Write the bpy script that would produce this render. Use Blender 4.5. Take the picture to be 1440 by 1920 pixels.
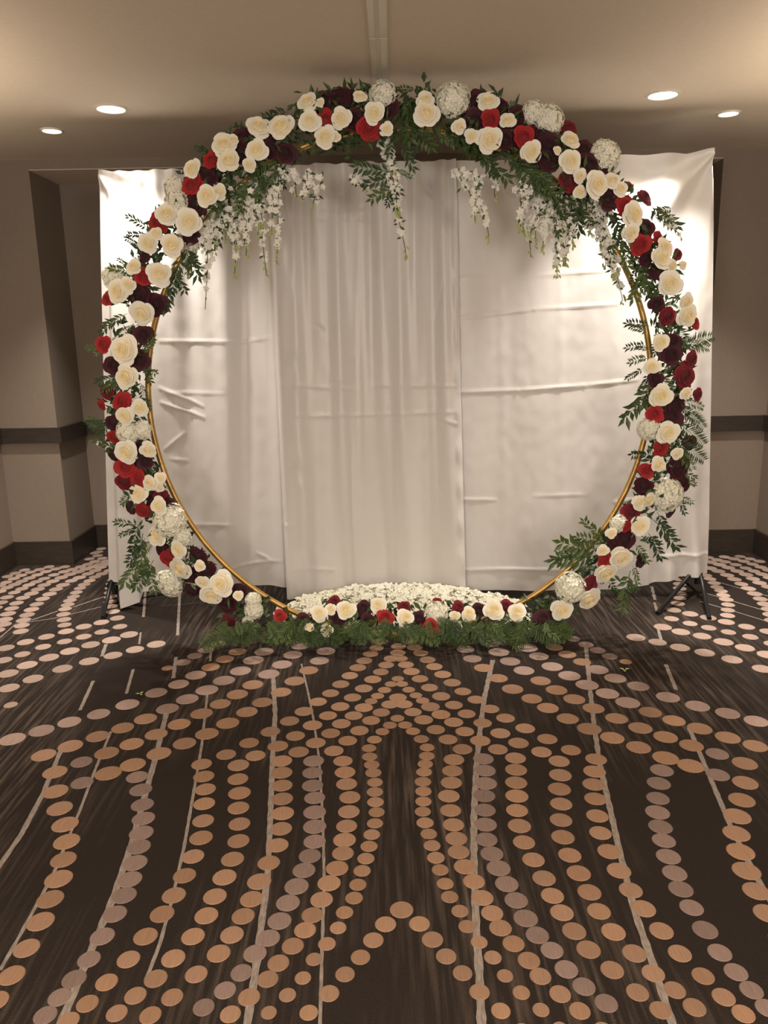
import bpy, bmesh, math, random
from mathutils import Vector, Matrix, noise as mnoise
random.seed(7)
for o in list(bpy.data.objects): bpy.data.objects.remove(o)
scene = bpy.context.scene
col = scene.collection
R = math.radians

# ------------------------------------------------------------------ camera
FPX, CAMH, PITCH, ROLL = 1450.0, 1.42, R(12.8), R(1.0)
F_ = Vector((0, math.cos(PITCH), -math.sin(PITCH)))
U0 = Vector((0, math.sin(PITCH), math.cos(PITCH)))
X0 = Vector((1, 0, 0))
R_ = math.cos(ROLL) * X0 - math.sin(ROLL) * U0
U_ = math.sin(ROLL) * X0 + math.cos(ROLL) * U0
CAM = Vector((0, 0, CAMH))
cd = bpy.data.cameras.new('camera')
cd.sensor_fit = 'VERTICAL'; cd.sensor_height = 24.0; cd.sensor_width = 18.0
cd.lens = FPX / 1920.0 * 24.0
cd.clip_start = 0.02
cam = bpy.data.objects.new('camera', cd); col.objects.link(cam)
M = Matrix((R_, U_, -F_)).transposed().to_4x4(); M.translation = CAM
cam.matrix_world = M
scene.camera = cam

# ------------------------------------------------------------------ world, exposure
scene.view_settings.view_transform = 'Standard'
scene.view_settings.look = 'None'
scene.view_settings.gamma = 1.0
scene.view_settings.use_curve_mapping = False
scene.view_settings.exposure = 1.0
w = bpy.data.worlds.new('world'); scene.world = w; w.use_nodes = True
w.node_tree.nodes['Background'].inputs[0].default_value = (0.02, 0.017, 0.014, 1)
w.node_tree.nodes['Background'].inputs[1].default_value = 0.0

# measured plan of the place (metres): camera at x=0 y=0, arch across y
CEIL, SOFFIT = 2.46, 2.405
Y_ARCH, A_CX, A_R = 3.51, 0.08, 1.13
Y_CLOTH = 4.05
Y_FACE, Y_ALCOVE = 4.88, 5.32
X_L, X_R, X_CL, X_CR = -2.42, 2.42, -2.05, 2.03
Y_BACKROOM = -3.6

def ray(x, y): return F_ + R_ * ((x - 720) / FPX) - U_ * ((y - 960) / FPX)
def onY(x, y, Y):
    d = ray(x, y); return CAM + d * (Y / d.y)
def onZ(x, y, z):
    d = ray(x, y); return CAM + d * ((z - CAMH) / d.z)
def mpp(P):      # metres per photograph pixel at a point
    return (P - CAM).dot(F_) / FPX

# unseen fill lamps added under the ceiling to lift the brightness
def lamp(name, loc, watts, size=0.1, colr=(1, .80, .58), spread=150):
    l = bpy.data.lights.new(name, 'AREA'); l.shape = 'DISK'; l.size = size
    l.energy = watts; l.color = colr; l.spread = R(spread)
    o = bpy.data.objects.new(name, l); col.objects.link(o); o.location = loc
    return o
for (lx, ly) in ((-1.3, 0.6), (1.3, 0.6)):
    lamp('fill_lamp_front', (lx, ly, CEIL - 0.02), 8, 0.12, (1, .85, .68), 150)
for lx in (-1.25, 1.25):      # two fill lights added behind the viewer, no fixture there
    pl = bpy.data.lights.new('fill_lamp_rear', 'POINT'); pl.energy = 92; pl.color = (1, .915, .81); pl.shadow_soft_size = .38
    po = bpy.data.objects.new('fill_lamp_rear', pl); col.objects.link(po); po.location = (lx, -1.6, 1.55)

for sx in (-1, 1):      # spots added outside the frame, aimed up to brighten the ceiling
    ul = bpy.data.lights.new('fill_lamp_up', 'SPOT'); ul.energy = 46; ul.color = (1, .86, .68); ul.spot_size = R(150); ul.spot_blend = 1.0; ul.shadow_soft_size = .10
    uo = bpy.data.objects.new('fill_lamp_up', ul); col.objects.link(uo); uo.location = (sx * 2.15, 2.9, 1.5); uo.rotation_euler = (R(180), R(sx * 14), 0)
# ------------------------------------------------------------------ helpers
def mat(name, colr, rough=.6, metal=0.0, spec=.5, sheen=0.0):
    m = bpy.data.materials.new(name); m.use_nodes = True
    b = m.node_tree.nodes['Principled BSDF']
    b.inputs['Base Color'].default_value = (*colr, 1)
    b.inputs['Roughness'].default_value = rough
    b.inputs['Metallic'].default_value = metal
    b.inputs['Specular IOR Level'].default_value = spec
    b.inputs['Sheen Weight'].default_value = sheen
    return m
def nd(m, t, **kw):
    n = m.node_tree.nodes.new(t)
    for k, v in kw.items(): setattr(n, k, v)
    return n
def lk(m, a, b): m.node_tree.links.new(a, b)
def bsdf(m): return m.node_tree.nodes['Principled BSDF']
def noisy(m, c1, c2, scale=20, bump=0.0, coord='Object', stretch=(1, 1, 1), detail=4):
    tc = nd(m, 'ShaderNodeTexCoord'); mp = nd(m, 'ShaderNodeMapping')
    mp.inputs['Scale'].default_value = stretch
    nz = nd(m, 'ShaderNodeTexNoise'); nz.inputs['Scale'].default_value = scale
    nz.inputs['Detail'].default_value = detail
    rp = nd(m, 'ShaderNodeValToRGB')
    rp.color_ramp.elements[0].color = (*c1, 1); rp.color_ramp.elements[1].color = (*c2, 1)
    rp.color_ramp.elements[0].position = .3; rp.color_ramp.elements[1].position = .7
    lk(m, tc.outputs[coord], mp.inputs['Vector']); lk(m, mp.outputs[0], nz.inputs['Vector'])
    lk(m, nz.outputs['Fac'], rp.inputs['Fac']); lk(m, rp.outputs[0], bsdf(m).inputs['Base Color'])
    if bump:
        bp = nd(m, 'ShaderNodeBump'); bp.inputs['Strength'].default_value = bump
        bp.inputs['Distance'].default_value = 0.004
        lk(m, nz.outputs['Fac'], bp.inputs['Height']); lk(m, bp.outputs[0], bsdf(m).inputs['Normal'])
    return m
def vary(m, dark, light):      # each piece its own tint
    oi = nd(m, 'ShaderNodeObjectInfo'); rp = nd(m, 'ShaderNodeValToRGB')
    rp.color_ramp.elements[0].color = (*dark, 1); rp.color_ramp.elements[1].color = (*light, 1)
    lk(m, oi.outputs['Random'], rp.inputs['Fac']); lk(m, rp.outputs[0], bsdf(m).inputs['Base Color'])
    return m

def tag(o, label=None, cat=None, group=None, kind=None):
    if label: o['label'] = label
    if cat: o['category'] = cat
    if group: o['group'] = group
    if kind: o['kind'] = kind
    return o
def empty(name, loc):
    o = bpy.data.objects.new(name, None); col.objects.link(o); o.location = loc
    o.empty_display_size = .1
    return o
def link_obj(name, me, parent=None, mats=(), loc=None, world=True):
    o = bpy.data.objects.new(name, me); col.objects.link(o)
    for m in mats:
        if m.name not in [x.name for x in me.materials if x]: me.materials.append(m)
    if parent:
        o.parent = parent
        if world:
            o.matrix_parent_inverse = Matrix.Translation(-Vector(parent_loc(parent)))
    if loc is not None: o.location = loc
    return o
def parent_loc(p):
    v = Vector(p.location)
    return v if not p.parent else v
def mesh_from(name, verts, faces, smooth=False, mi=None):
    me = bpy.data.meshes.new(name); me.from_pydata([tuple(v) for v in verts], [], faces); me.update()
    if smooth: me.polygons.foreach_set('use_smooth', [True] * len(me.polygons))
    if mi: me.polygons.foreach_set('material_index', mi)
    return me
def box(bm, lo, hi):
    vs = [bm.verts.new((x, y, z)) for x in (lo[0], hi[0]) for y in (lo[1], hi[1]) for z in (lo[2], hi[2])]
    for f in ((0, 1, 3, 2), (4, 6, 7, 5), (0, 4, 5, 1), (2, 3, 7, 6), (0, 2, 6, 4), (1, 5, 7, 3)):
        bm.faces.new([vs[i] for i in f])
def bm_mesh(name, bm, smooth=False, bevel=0.0):
    if bevel:
        bmesh.ops.bevel(bm, geom=list(bm.edges), offset=bevel, segments=2, affect='EDGES', profile=.5)
    bmesh.ops.recalc_face_normals(bm, faces=bm.faces)
    me = bpy.data.meshes.new(name); bm.to_mesh(me); bm.free()
    if smooth: me.polygons.foreach_set('use_smooth', [True] * len(me.polygons))
    return me
def boxes(name, lst, m, parent=None, bevel=0.0, kind=None):
    bm = bmesh.new()
    for lo, hi in lst: box(bm, lo, hi)
    o = link_obj(name, bm_mesh(name, bm, bevel=bevel), parent, [m])
    if kind: o['kind'] = kind
    return o
def tube_data(pts, rad, seg=10, closed=False, V=None, Fc=None):
    V = [] if V is None else V; Fc = [] if Fc is None else Fc
    n = len(pts); base = len(V); pts = [Vector(p) for p in pts]
    for i, p in enumerate(pts):
        a = pts[(i - 1) % n] if (closed or i > 0) else p
        b = pts[(i + 1) % n] if (closed or i < n - 1) else p
        t = (b - a).normalized()
        s = Vector((0, 1, 0)) if abs(t.y) < .9 else Vector((1, 0, 0))
        u = t.cross(s).normalized(); v = t.cross(u)
        r = rad[i] if isinstance(rad, (list, tuple)) else rad
        for k in range(seg):
            an = 2 * math.pi * k / seg
            V.append(p + u * (r * math.cos(an)) + v * (r * math.sin(an)))
    for i in range(n if closed else n - 1):
        for k in range(seg):
            k2 = (k + 1) % seg; j = (i + 1) % n
            Fc.append((base + i * seg + k, base + i * seg + k2, base + j * seg + k2, base + j * seg + k))
    if not closed:
        Fc.append(tuple(base + k for k in range(seg))); Fc.append(tuple(base + (n - 1) * seg + k for k in reversed(range(seg))))
    return V, Fc
def tube(name, pts, rad, m, parent=None, seg=10, closed=False):
    V, Fc = tube_data(pts, rad, seg, closed)
    return link_obj(name, mesh_from(name, V, Fc, True), parent, [m])

# ------------------------------------------------------------------ materials
m_ceil = noisy(mat('ceiling_paint', (.5, .45, .38), .85), (.70, .60, .475), (.73, .63, .505), 60, .05)
m_wall = noisy(mat('wall_vinyl', (.25, .2, .15), .75), (.235, .185, .145), (.265, .21, .165), 90, .12, stretch=(3, 3, .6))
m_dark = noisy(mat('dark_wood_trim', (.05, .04, .03), .45), (.030, .022, .016), (.045, .034, .026), 12, 0, stretch=(1, 1, 8))
m_cloth = mat('white_satin', (.72, .697, .68), .36, 0, .5, .15)
m_gold = noisy(mat('gold_paint', (.5, .3, .08), .38, .75), (.50, .30, .09), (.58, .37, .13), 30)
m_black = mat('black_metal', (.012, .012, .013), .45, .3)
m_alu = noisy(mat('cream_metal_track', (.62, .57, .48), .4, .35), (.72, .66, .56), (.84, .78, .68), 3)
m_slot = mat('track_slot', (.68, .62, .52), .6)
m_trimring = mat('lamp_trim_white', (.75, .68, .56), .5)
m_lens = bpy.data.materials.new('lamp_lens'); m_lens.use_nodes = True
_b = bsdf(m_lens); _b.inputs['Base Color'].default_value = (1, .95, .85, 1)
_b.inputs['Emission Color'].default_value = (1, .90, .76, 1); _b.inputs['Emission Strength'].default_value = 6

# carpet: dark brown pile with soft streaks
m_carpet = mat('carpet_pile', (.03, .025, .02), .95, 0, .1)
tc = nd(m_carpet, 'ShaderNodeTexCoord')
def streak(scale, st, lo, hi):
    mp = nd(m_carpet, 'ShaderNodeMapping'); mp.inputs['Scale'].default_value = st
    mp.inputs['Rotation'].default_value = (0, 0, R(6))
    nz = nd(m_carpet, 'ShaderNodeTexNoise'); nz.inputs['Scale'].default_value = scale; nz.inputs['Detail'].default_value = 5
    mr = nd(m_carpet, 'ShaderNodeMapRange'); mr.inputs['From Min'].default_value = lo; mr.inputs['From Max'].default_value = hi
    lk(m_carpet, tc.outputs['Object'], mp.inputs['Vector']); lk(m_carpet, mp.outputs[0], nz.inputs['Vector']); lk(m_carpet, nz.outputs['Fac'], mr.inputs['Value'])
    return mr.outputs[0], nz
s1, _ = streak(1.4, (1, .55, 1), .42, .60)
s2, _ = streak(9, (7, .35, 1), .46, .72)
s3, nzf = streak(260, (1, 1, 1), .3, .7)
mul = nd(m_carpet, 'ShaderNodeMath', operation='MULTIPLY'); lk(m_carpet, s1, mul.inputs[0]); lk(m_carpet, s2, mul.inputs[1])
mx = nd(m_carpet, 'ShaderNodeMix', data_type='RGBA'); mx.inputs[6].default_value = (.034, .026, .022, 1); mx.inputs[7].default_value = (.15, .112, .088, 1)
lk(m_carpet, mul.outputs[0], mx.inputs[0])
mx2 = nd(m_carpet, 'ShaderNodeMix', data_type='RGBA', blend_type='MULTIPLY'); mx2.inputs[0].default_value = .35
lk(m_carpet, mx.outputs[2], mx2.inputs[6]); lk(m_carpet, s3, mx2.inputs[7]); lk(m_carpet, mx2.outputs[2], bsdf(m_carpet).inputs['Base Color'])
bp = nd(m_carpet, 'ShaderNodeBump'); bp.inputs['Strength'].default_value = .5; bp.inputs['Distance'].default_value = .003
lk(m_carpet, nzf.outputs['Fac'], bp.inputs['Height']); lk(m_carpet, bp.outputs[0], bsdf(m_carpet).inputs['Normal'])
# carpet dot colours as an attribute: yarn tint, plus lamp brightness on far dots
m_dot = mat('carpet_dot_yarn', (.5, .35, .25), .95, 0, .1)
at = nd(m_dot, 'ShaderNodeVertexColor'); at.layer_name = 'dye_lit'
tcd = nd(m_dot, 'ShaderNodeTexCoord'); mpd = nd(m_dot, 'ShaderNodeMapping'); mpd.inputs['Scale'].default_value = (260, 20, 1)
nzd = nd(m_dot, 'ShaderNodeTexNoise'); nzd.inputs['Scale'].default_value = 1.0
mrd = nd(m_dot, 'ShaderNodeMapRange'); mrd.inputs['To Min'].default_value = .72; mrd.inputs['To Max'].default_value = 1.15
mxd = nd(m_dot, 'ShaderNodeMix', data_type='RGBA', blend_type='MULTIPLY'); mxd.inputs[0].default_value = 1
lk(m_dot, tcd.outputs['Object'], mpd.inputs['Vector']); lk(m_dot, mpd.outputs[0], nzd.inputs['Vector']); lk(m_dot, nzd.outputs['Fac'], mrd.inputs['Value'])
lk(m_dot, at.outputs['Color'], mxd.inputs[6]); lk(m_dot, mrd.outputs[0], mxd.inputs[7]); lk(m_dot, mxd.outputs[2], bsdf(m_dot).inputs['Base Color'])
m_line = noisy(mat('carpet_line_yarn', (.45, .38, .33), .95, 0, .1), (.20, .165, .14), (.36, .305, .27), 40, stretch=(4, 1, 1))

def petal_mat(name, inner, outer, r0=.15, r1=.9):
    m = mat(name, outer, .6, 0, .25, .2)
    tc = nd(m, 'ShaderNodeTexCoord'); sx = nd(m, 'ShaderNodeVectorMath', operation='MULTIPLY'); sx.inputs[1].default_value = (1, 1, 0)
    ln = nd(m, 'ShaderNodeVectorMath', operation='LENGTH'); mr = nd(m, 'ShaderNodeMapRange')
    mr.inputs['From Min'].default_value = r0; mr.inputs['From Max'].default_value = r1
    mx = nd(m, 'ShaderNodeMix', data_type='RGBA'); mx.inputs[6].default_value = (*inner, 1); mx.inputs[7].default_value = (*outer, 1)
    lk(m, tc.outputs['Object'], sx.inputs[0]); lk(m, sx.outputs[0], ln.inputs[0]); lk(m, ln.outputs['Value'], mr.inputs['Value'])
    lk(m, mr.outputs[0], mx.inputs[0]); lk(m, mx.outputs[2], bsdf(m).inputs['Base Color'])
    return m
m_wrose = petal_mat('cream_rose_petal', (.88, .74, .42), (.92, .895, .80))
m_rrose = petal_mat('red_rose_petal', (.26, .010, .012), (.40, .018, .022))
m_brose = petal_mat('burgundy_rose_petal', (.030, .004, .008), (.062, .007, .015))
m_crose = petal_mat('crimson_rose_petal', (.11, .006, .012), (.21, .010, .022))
m_hyd = noisy(mat('white_hydrangea_petal', (.85, .83, .7), .6, 0, .25, .2), (.80, .79, .62), (.90, .88, .78), 3)
m_orchid = mat('white_orchid_petal', (.86, .84, .76), .6, 0, .25, .2)
m_leaf = vary(mat('leaf_green', (.05, .09, .03), .5), (.018, .045, .014), (.085, .135, .035))
m_fern = vary(mat('fern_green', (.05, .1, .03), .55), (.025, .058, .014), (.085, .135, .032))
m_fol = noisy(mat('foliage_green', (.03, .06, .02), .55), (.015, .036, .012), (.075, .12, .035), 14)
m_tip = mat('pale_green_bud', (.42, .46, .18), .6)

# ------------------------------------------------------------------ room shell
floor = boxes('floor', [((X_L - .1, Y_BACKROOM, -.1), (X_R + .1, Y_ALCOVE + .1, 0))], m_carpet); tag(floor, kind='structure')
ceiling = boxes('ceiling', [((X_L - .1, Y_BACKROOM, CEIL), (X_R + .1, Y_FACE + .05, CEIL + .1))], m_ceil); tag(ceiling, kind='structure')
tag(boxes('wall_left', [((X_L - .1, Y_BACKROOM, 0), (X_L, Y_FACE + .02, CEIL))], m_wall), kind='structure')
tag(boxes('wall_right', [((X_R, Y_BACKROOM, 0), (X_R + .1, Y_FACE + .02, CEIL))], m_wall), kind='structure')
tag(boxes('wall_rear', [((X_L - .1, Y_BACKROOM - .1, 0), (X_R + .1, Y_BACKROOM, CEIL))], m_wall), kind='structure')
# back wall with its two pilasters and the alcove between them
tag(boxes('wall_back', [((X_L - .1, Y_FACE, 0), (X_CL, Y_ALCOVE + .1, CEIL)), ((X_CR, Y_FACE, 0), (X_R + .1, Y_ALCOVE + .1, CEIL)),
                        ((X_CL, Y_ALCOVE, 0), (X_CR, Y_ALCOVE + .1, CEIL))], m_wall), kind='structure')
tag(boxes('trim_1', [((X_CL, Y_FACE, SOFFIT + .004), (X_CR, Y_FACE + .02, CEIL))], m_wall), kind='structure')          # bulkhead face
tag(boxes('trim_2', [((X_CL, Y_FACE, SOFFIT), (X_CR, Y_ALCOVE, SOFFIT + .004))], m_ceil), kind='structure')            # soffit of the alcove
def runs(z0, z1, t):
    return {'left': [((X_L, Y_BACKROOM, z0), (X_L + t, Y_FACE, z1))], 'right': [((X_R - t, Y_BACKROOM, z0), (X_R, Y_FACE, z1))],
            'back': [((X_L, Y_FACE - t, z0), (X_CL + t, Y_FACE, z1)), ((X_CL, Y_FACE, z0), (X_CL + t, Y_ALCOVE, z1)),
                     ((X_CL + t, Y_ALCOVE - t, z0), (X_CR - t, Y_ALCOVE, z1)), ((X_CR - t, Y_FACE, z0), (X_CR, Y_ALCOVE, z1)),
                     ((X_CR - t, Y_FACE - t, z0), (X_R, Y_FACE, z1))]}
for k, l in runs(0, .155, .018).items(): tag(boxes('baseboard_' + k, l, m_dark), kind='structure')
for i, (k, l) in enumerate(runs(.80, .895, .028).items()): tag(boxes('trim_%d' % (i + 3), l, m_dark), kind='structure')  # chair rail

# ------------------------------------------------------------------ carpet pattern
_a = onZ(745, 1347, 0); _c = onZ(754, 1705, 0)
AX = (_a - _c).normalized()
def mirror(P):
    v = P - _c; p = AX * v.dot(AX); q = v - p
    return _c + p - q
WARM, MAUVE, PINK, FAR_LIT = (.36, .215, .135), (.26, .185, .16), (.38, .275, .235), (.44, .325, .27)  # last tint is for far dots, lightened to carry the lamp light there
chains = [
 (.027, WARM, [(731,1360),(717,1372),(702,1387),(692,1403),(693,1419),(697,1434),(700,1449),(703,1467),(703,1485),(704,1504),(706,1523),(703,1544),(697,1565),(692,1587),(686,1610),(679,1633),(671,1659),(664,1684),(646,1711),(634,1740),(613,1770),(589,1799),(568,1834),(539,1866),(504,1899),(470,1935)]),
 (.035, WARM, [(731,1321),(715,1336),(696,1351),(674,1370),(652,1389),(626,1408),(643,1427),(647,1448),(650,1470),(656,1495),(654,1522),(650,1549),(646,1575),(643,1600),(632,1628),(617,1656),(603,1687),(586,1716),(572,1744),(549,1774),(522,1806),(502,1836),(467,1870),(432,1902),(390,1940)]),
 (.027, WARM, [(733,1283),(721,1294),(708,1305),(696,1315)]),
 (.036, WARM, [(682,1327),(663,1342),(640,1357),(620,1375),(592,1393),(560,1410),(528,1427),(528,1449),(529,1473),(529,1498),(530,1525),(527,1554),(520,1585),(504,1618),(486,1653),(472,1686),(456,1718),(435,1753),(410,1788),(368,1827),(323,1870),(282,1904)]),
 (.036, MAUVE, [(588,1427),(586,1449),(586,1473),(590,1496),(590,1523),(590,1550),(590,1578),(581,1605),(570,1632),(556,1662),(540,1693),(524,1727),(504,1759),(478,1788),(453,1824),(422,1857),(382,1889)]),
 (.036, WARM, [(734,1235),(724,1247),(714,1260),(699,1274),(682,1291),(661,1308),(638,1325),(615,1342),(586,1360),(554,1380),(521,1399),(479,1417),(447,1435),(446,1461),(449,1487),(447,1515),(449,1545),(447,1577),(436,1611),(421,1645),(403,1681),(387,1717),(362,1756),(325,1797),(292,1835),(254,1867),(219,1900)]),
 (.036, WARM, [(714,1203),(706,1215),(695,1226),(683,1239),(671,1252),(656,1267),(639,1283),(620,1300),(596,1316),(570,1334),(543,1352),(507,1372),(467,1393),(424,1415),(378,1433),(382,1456),(385,1480),(383,1507),(381,1539),(377,1571),(362,1606),(346,1642),(326,1679),(304,1714),(273,1756),(241,1799),(200,1842),(164,1882),(129,1914)]),
 (.043, PINK, [(611,1221),(599,1239)]), (.043, WARM, [(579,1257),(553,1277),(527,1298),(492,1317),(463,1335),(427,1356),(388,1376),(346,1394),(298,1413),(249,1434),(203,1450)]),
 (.046, PINK, [(563,1211),(549,1228),(529,1246),(504,1264)]), (.043, WARM, [(474,1284),(445,1302),(413,1320),(378,1338),(336,1358),(293,1377),(247,1395),(200,1412)]), (.037, MAUVE, [(153,1429),(154,1468)]),
 (.037, MAUVE, [(257,1457),(264,1481),(267,1509),(269,1535),(265,1562),(260,1588),(253,1618),(243,1649),(233,1679),(215,1714),(192,1756),(167,1799),(139,1836),(112,1870),(85,1904)]),
 (.046, PINK, [(495,1222),(475,1238),(451,1258),(420,1276),(388,1294),(351,1311),(314,1329)]), (.043, WARM, [(273,1348),(230,1365),(183,1381),(132,1399),(82,1416)]),
 (.041, WARM, [(103,1448),(104,1484),(112,1516),(122,1546),(125,1578),(119,1612),(110,1648),(94,1686),(76,1728),(50,1778),(22,1829),(-8,1877)]),
 (.040, WARM, [(445,1222),(422,1236),(395,1251)]), (.045, PINK, [(367,1266),(335,1283),(293,1299),(239,1321),(185,1339),(130,1354),(78,1370),(23,1386),(-34,1403)]),
 (.036, MAUVE, [(410,1207),(386,1219),(365,1230),(343,1242)]), (.026, WARM, [(314,1253)]),
 (.043, FAR_LIT, [(293,1208),(253,1218),(212,1229),(167,1240),(117,1254),(62,1273),(17,1290),(-40,1308)]), (.026, FAR_LIT, [(20,1322)]),
 (.043, FAR_LIT, [(242,1190),(209,1200),(170,1209),(131,1221),(92,1233),(51,1247),(15,1263),(-30,1279)]),
 (.036, FAR_LIT, [(225,1175),(191,1185),(157,1194),(121,1203),(81,1213),(42,1227),(7,1238),(-35,1250)]),
 (.039, FAR_LIT, [(220,1159),(190,1167),(157,1175),(124,1184),(87,1194),(48,1204),(11,1215),(-30,1226)]),
 (.036, FAR_LIT, [(212,1147),(208,1137),(207,1128),(207,1119),(207,1111),(208,1102),(210,1094),(213,1087),(217,1080)]),
 (.036, FAR_LIT, [(121,1172),(120,1162),(119,1152),(122,1142),(127,1134),(131,1126),(138,1119),(143,1111),(150,1103),(158,1096),(168,1089),(178,1082),(191,1076),(205,1070)]),
 (.039, FAR_LIT, [(39,1184),(41,1173),(44,1163),(51,1153),(59,1143),(69,1133),(80,1123),(93,1114),(105,1105),(118,1097),(134,1089),(149,1083),(165,1076),(179,1070),(189,1064),(200,1058)]),
 (.039, FAR_LIT, [(-5,1182),(7,1171),(9,1162),(15,1151),(22,1141),(31,1131),(43,1121),(59,1113),(71,1105),(83,1097),(99,1090),(115,1083),(131,1077),(147,1072),(161,1067),(174,1063),(187,1058),(200,1052)]),
 (.036, FAR_LIT, [(-8,1140),(2,1130),(13,1120),(27,1111),(41,1104),(54,1097),(68,1091),(83,1085),(101,1078),(120,1072),(135,1068),(151,1063),(165,1058),(178,1053),(192,1047)]),
 (.036, FAR_LIT, [(0,1109),(13,1102),(28,1096),(41,1090),(55,1084),(70,1078),(86,1072),(104,1067),(121,1063),(138,1058),(154,1053),(168,1048),(183,1042)]),
 (.034, FAR_LIT, [(0,1098),(12,1092),(26,1085),(40,1079),(57,1073),(74,1068),(92,1063),(108,1059),(125,1056),(141,1051),(156,1046),(170,1041),(184,1035)]),
 (.034, FAR_LIT, [(0,1087),(14,1081),(29,1075),(46,1069),(66,1063),(84,1059),(150,1047),(165,1042),(178,1037),(190,1029)]),
 (.034, FAR_LIT, [(150,1051),(170,1032),(182,1027),(193,1020),(180,1022),(190,1015)]),
 (.032, WARM, [(723,1733),(700,1763),(676,1795),(647,1827),(617,1863),(579,1899),(540,1938)]),
]
axis_dots = [(.027,745,1347),(.036,746,1308),(.027,746,1273),(.036,747,1212),(.036,746,1224),(.036,753,1706)]
DV, DF, DC = [], [], []
def dot(P, r, c):
    k = random.uniform(.86, 1.1); t = random.random() * .25
    c = tuple(((1 - t) * a + t * b) * k for a, b in zip(c, MAUVE)); n = 18; b0 = len(DV); ph = random.random()
    DV.append((P.x, P.y, .0022))
    for rr, z in ((r * .93, .0020), (r, .0004)):
        for i in range(n):
            a = 2 * math.pi * (i + ph) / n; DV.append((P.x + rr * math.cos(a), P.y + rr * math.sin(a), z))
    for i in range(n):
        j = (i + 1) % n
        DF.append((b0, b0 + 1 + i, b0 + 1 + j)); DF.append((b0 + 1 + i, b0 + 1 + n + i, b0 + 1 + n + j, b0 + 1 + j))
    DC.extend([c] * (2 * n + 1))
def shrink(y): return 1.0 if y < 1450 else (1 - .14 * (y - 1450) / 230 if y < 1680 else max(.62, .86 - .18 * (y - 1680) / 200))
def in_room(P):
    if abs(P.x) > X_R - .06 or P.y > Y_ALCOVE - .06: return False
    return not (P.y > Y_FACE - .06 and (P.x < X_CL + .05 or P.x > X_CR - .05))
for r, c, pts in chains:
    for (x, y) in pts:
        P = onZ(x, y, 0)
        for Q in (P, mirror(P)):
            if in_room(Q): dot(Q, r * shrink(y) * random.uniform(.96, 1.04), c)
for r, x, y in axis_dots: dot(onZ(x, y, 0), r * shrink(y), WARM)
me = mesh_from('carpet_dots', DV, DF)
ca = me.color_attributes.new('dye_lit', 'FLOAT_COLOR', 'POINT')
for i, c in enumerate(DC): ca.data[i].color = (*c, 1)
o = link_obj('carpet_dots', me, floor, [m_dot]); tag(o, 'rows of woven tan and mauve dots', kind='stuff')
lines = [
 (.011,[(512,1263),(516,1340),(511,1420),(506,1560),(502,1640),(492,1720),(478,1830),(463,1925)]),
 (.005,[(565,1245),(578,1300),(588,1350),(598,1420),(605,1530),(608,1650),(604,1780),(600,1925)]),
 (.006,[(389,1300),(378,1400),(366,1470),(345,1590),(322,1690),(300,1770),(275,1835)]),
 (.012,[(312,1338),(292,1420),(264,1520),(245,1590),(212,1685),(168,1790),(112,1925)]),
 (.006,[(208,1372),(180,1440),(150,1520),(100,1640),(40,1750),(0,1820)]),
 (.010,[(114,1408),(80,1490),(40,1565),(-5,1630)]),
 (.010,[(330,1232),(325,1272)]), (.009,[(175,1277),(150,1332)]), (.008,[(250,1255),(237,1301)]), (.010,[(199,1208),(191,1231)]),
 (.006,[(264,1186),(261,1208)]), (.009,[(273,1105),(269,1157)]), (.009,[(337,1115),(333,1192)]), (.007,[(396,1216),(394,1240)]),
 (.007,[(60,1163),(108,1146)]), (.007,[(136,1139),(195,1119)]), (.005,[(0,1196),(30,1170),(100,1160),(190,1138)]),
 (.012,[(924,1238),(908,1310),(900,1370),(893,1440),(888,1540),(889,1640),(893,1740),(899,1830),(903,1925)]),
 (.011,[(1098,1205),(1106,1290),(1114,1360),(1124,1430),(1140,1500),(1160,1590),(1190,1710),(1225,1810),(1262,1925)]),
 (.010,[(1292,1365),(1330,1455),(1370,1550),(1410,1630),(1450,1700)]),
 (.009,[(1227,1130),(1233,1150)]),(.009,[(1233,1176),(1240,1202)]),(.010,[(1248,1246),(1268,1294)]),(.010,[(1222,1100),(1228,1125)]),
 (.005,[(1312,1082),(1440,1118)]),(.005,[(1325,1113),(1440,1147)]),(.005,[(1312,1128),(1375,1146),(1440,1166)]),
]
LV, LF = [], []
for hw, pts in lines:
    P = [onZ(x, y, 0) for x, y in pts]; Q = []
    for i in range(len(P) - 1):
        n = max(1, int((P[i + 1] - P[i]).length / .02))
        Q += [P[i].lerp(P[i + 1], k / n) for k in range(n)]
    Q.append(P[-1]); b0 = len(LV)
    for i, p in enumerate(Q):
        t = (Q[min(i + 1, len(Q) - 1)] - Q[max(i - 1, 0)]).normalized(); nn = Vector((-t.y, t.x, 0))
        h = hw * .8 * (1 + .22 * math.sin(i * 1.9) * random.random())
        LV += [p + nn * h + Vector((0, 0, .0012)), p - nn * h + Vector((0, 0, .0012))]
    for i in range(len(Q) - 1): LF.append((b0 + 2 * i, b0 + 2 * i + 1, b0 + 2 * i + 3, b0 + 2 * i + 2))
o = link_obj('carpet_lines', mesh_from('carpet_lines', LV, LF), floor, [m_line]); tag(o, 'pale woven pinstripes between the dots', kind='stuff')

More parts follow.
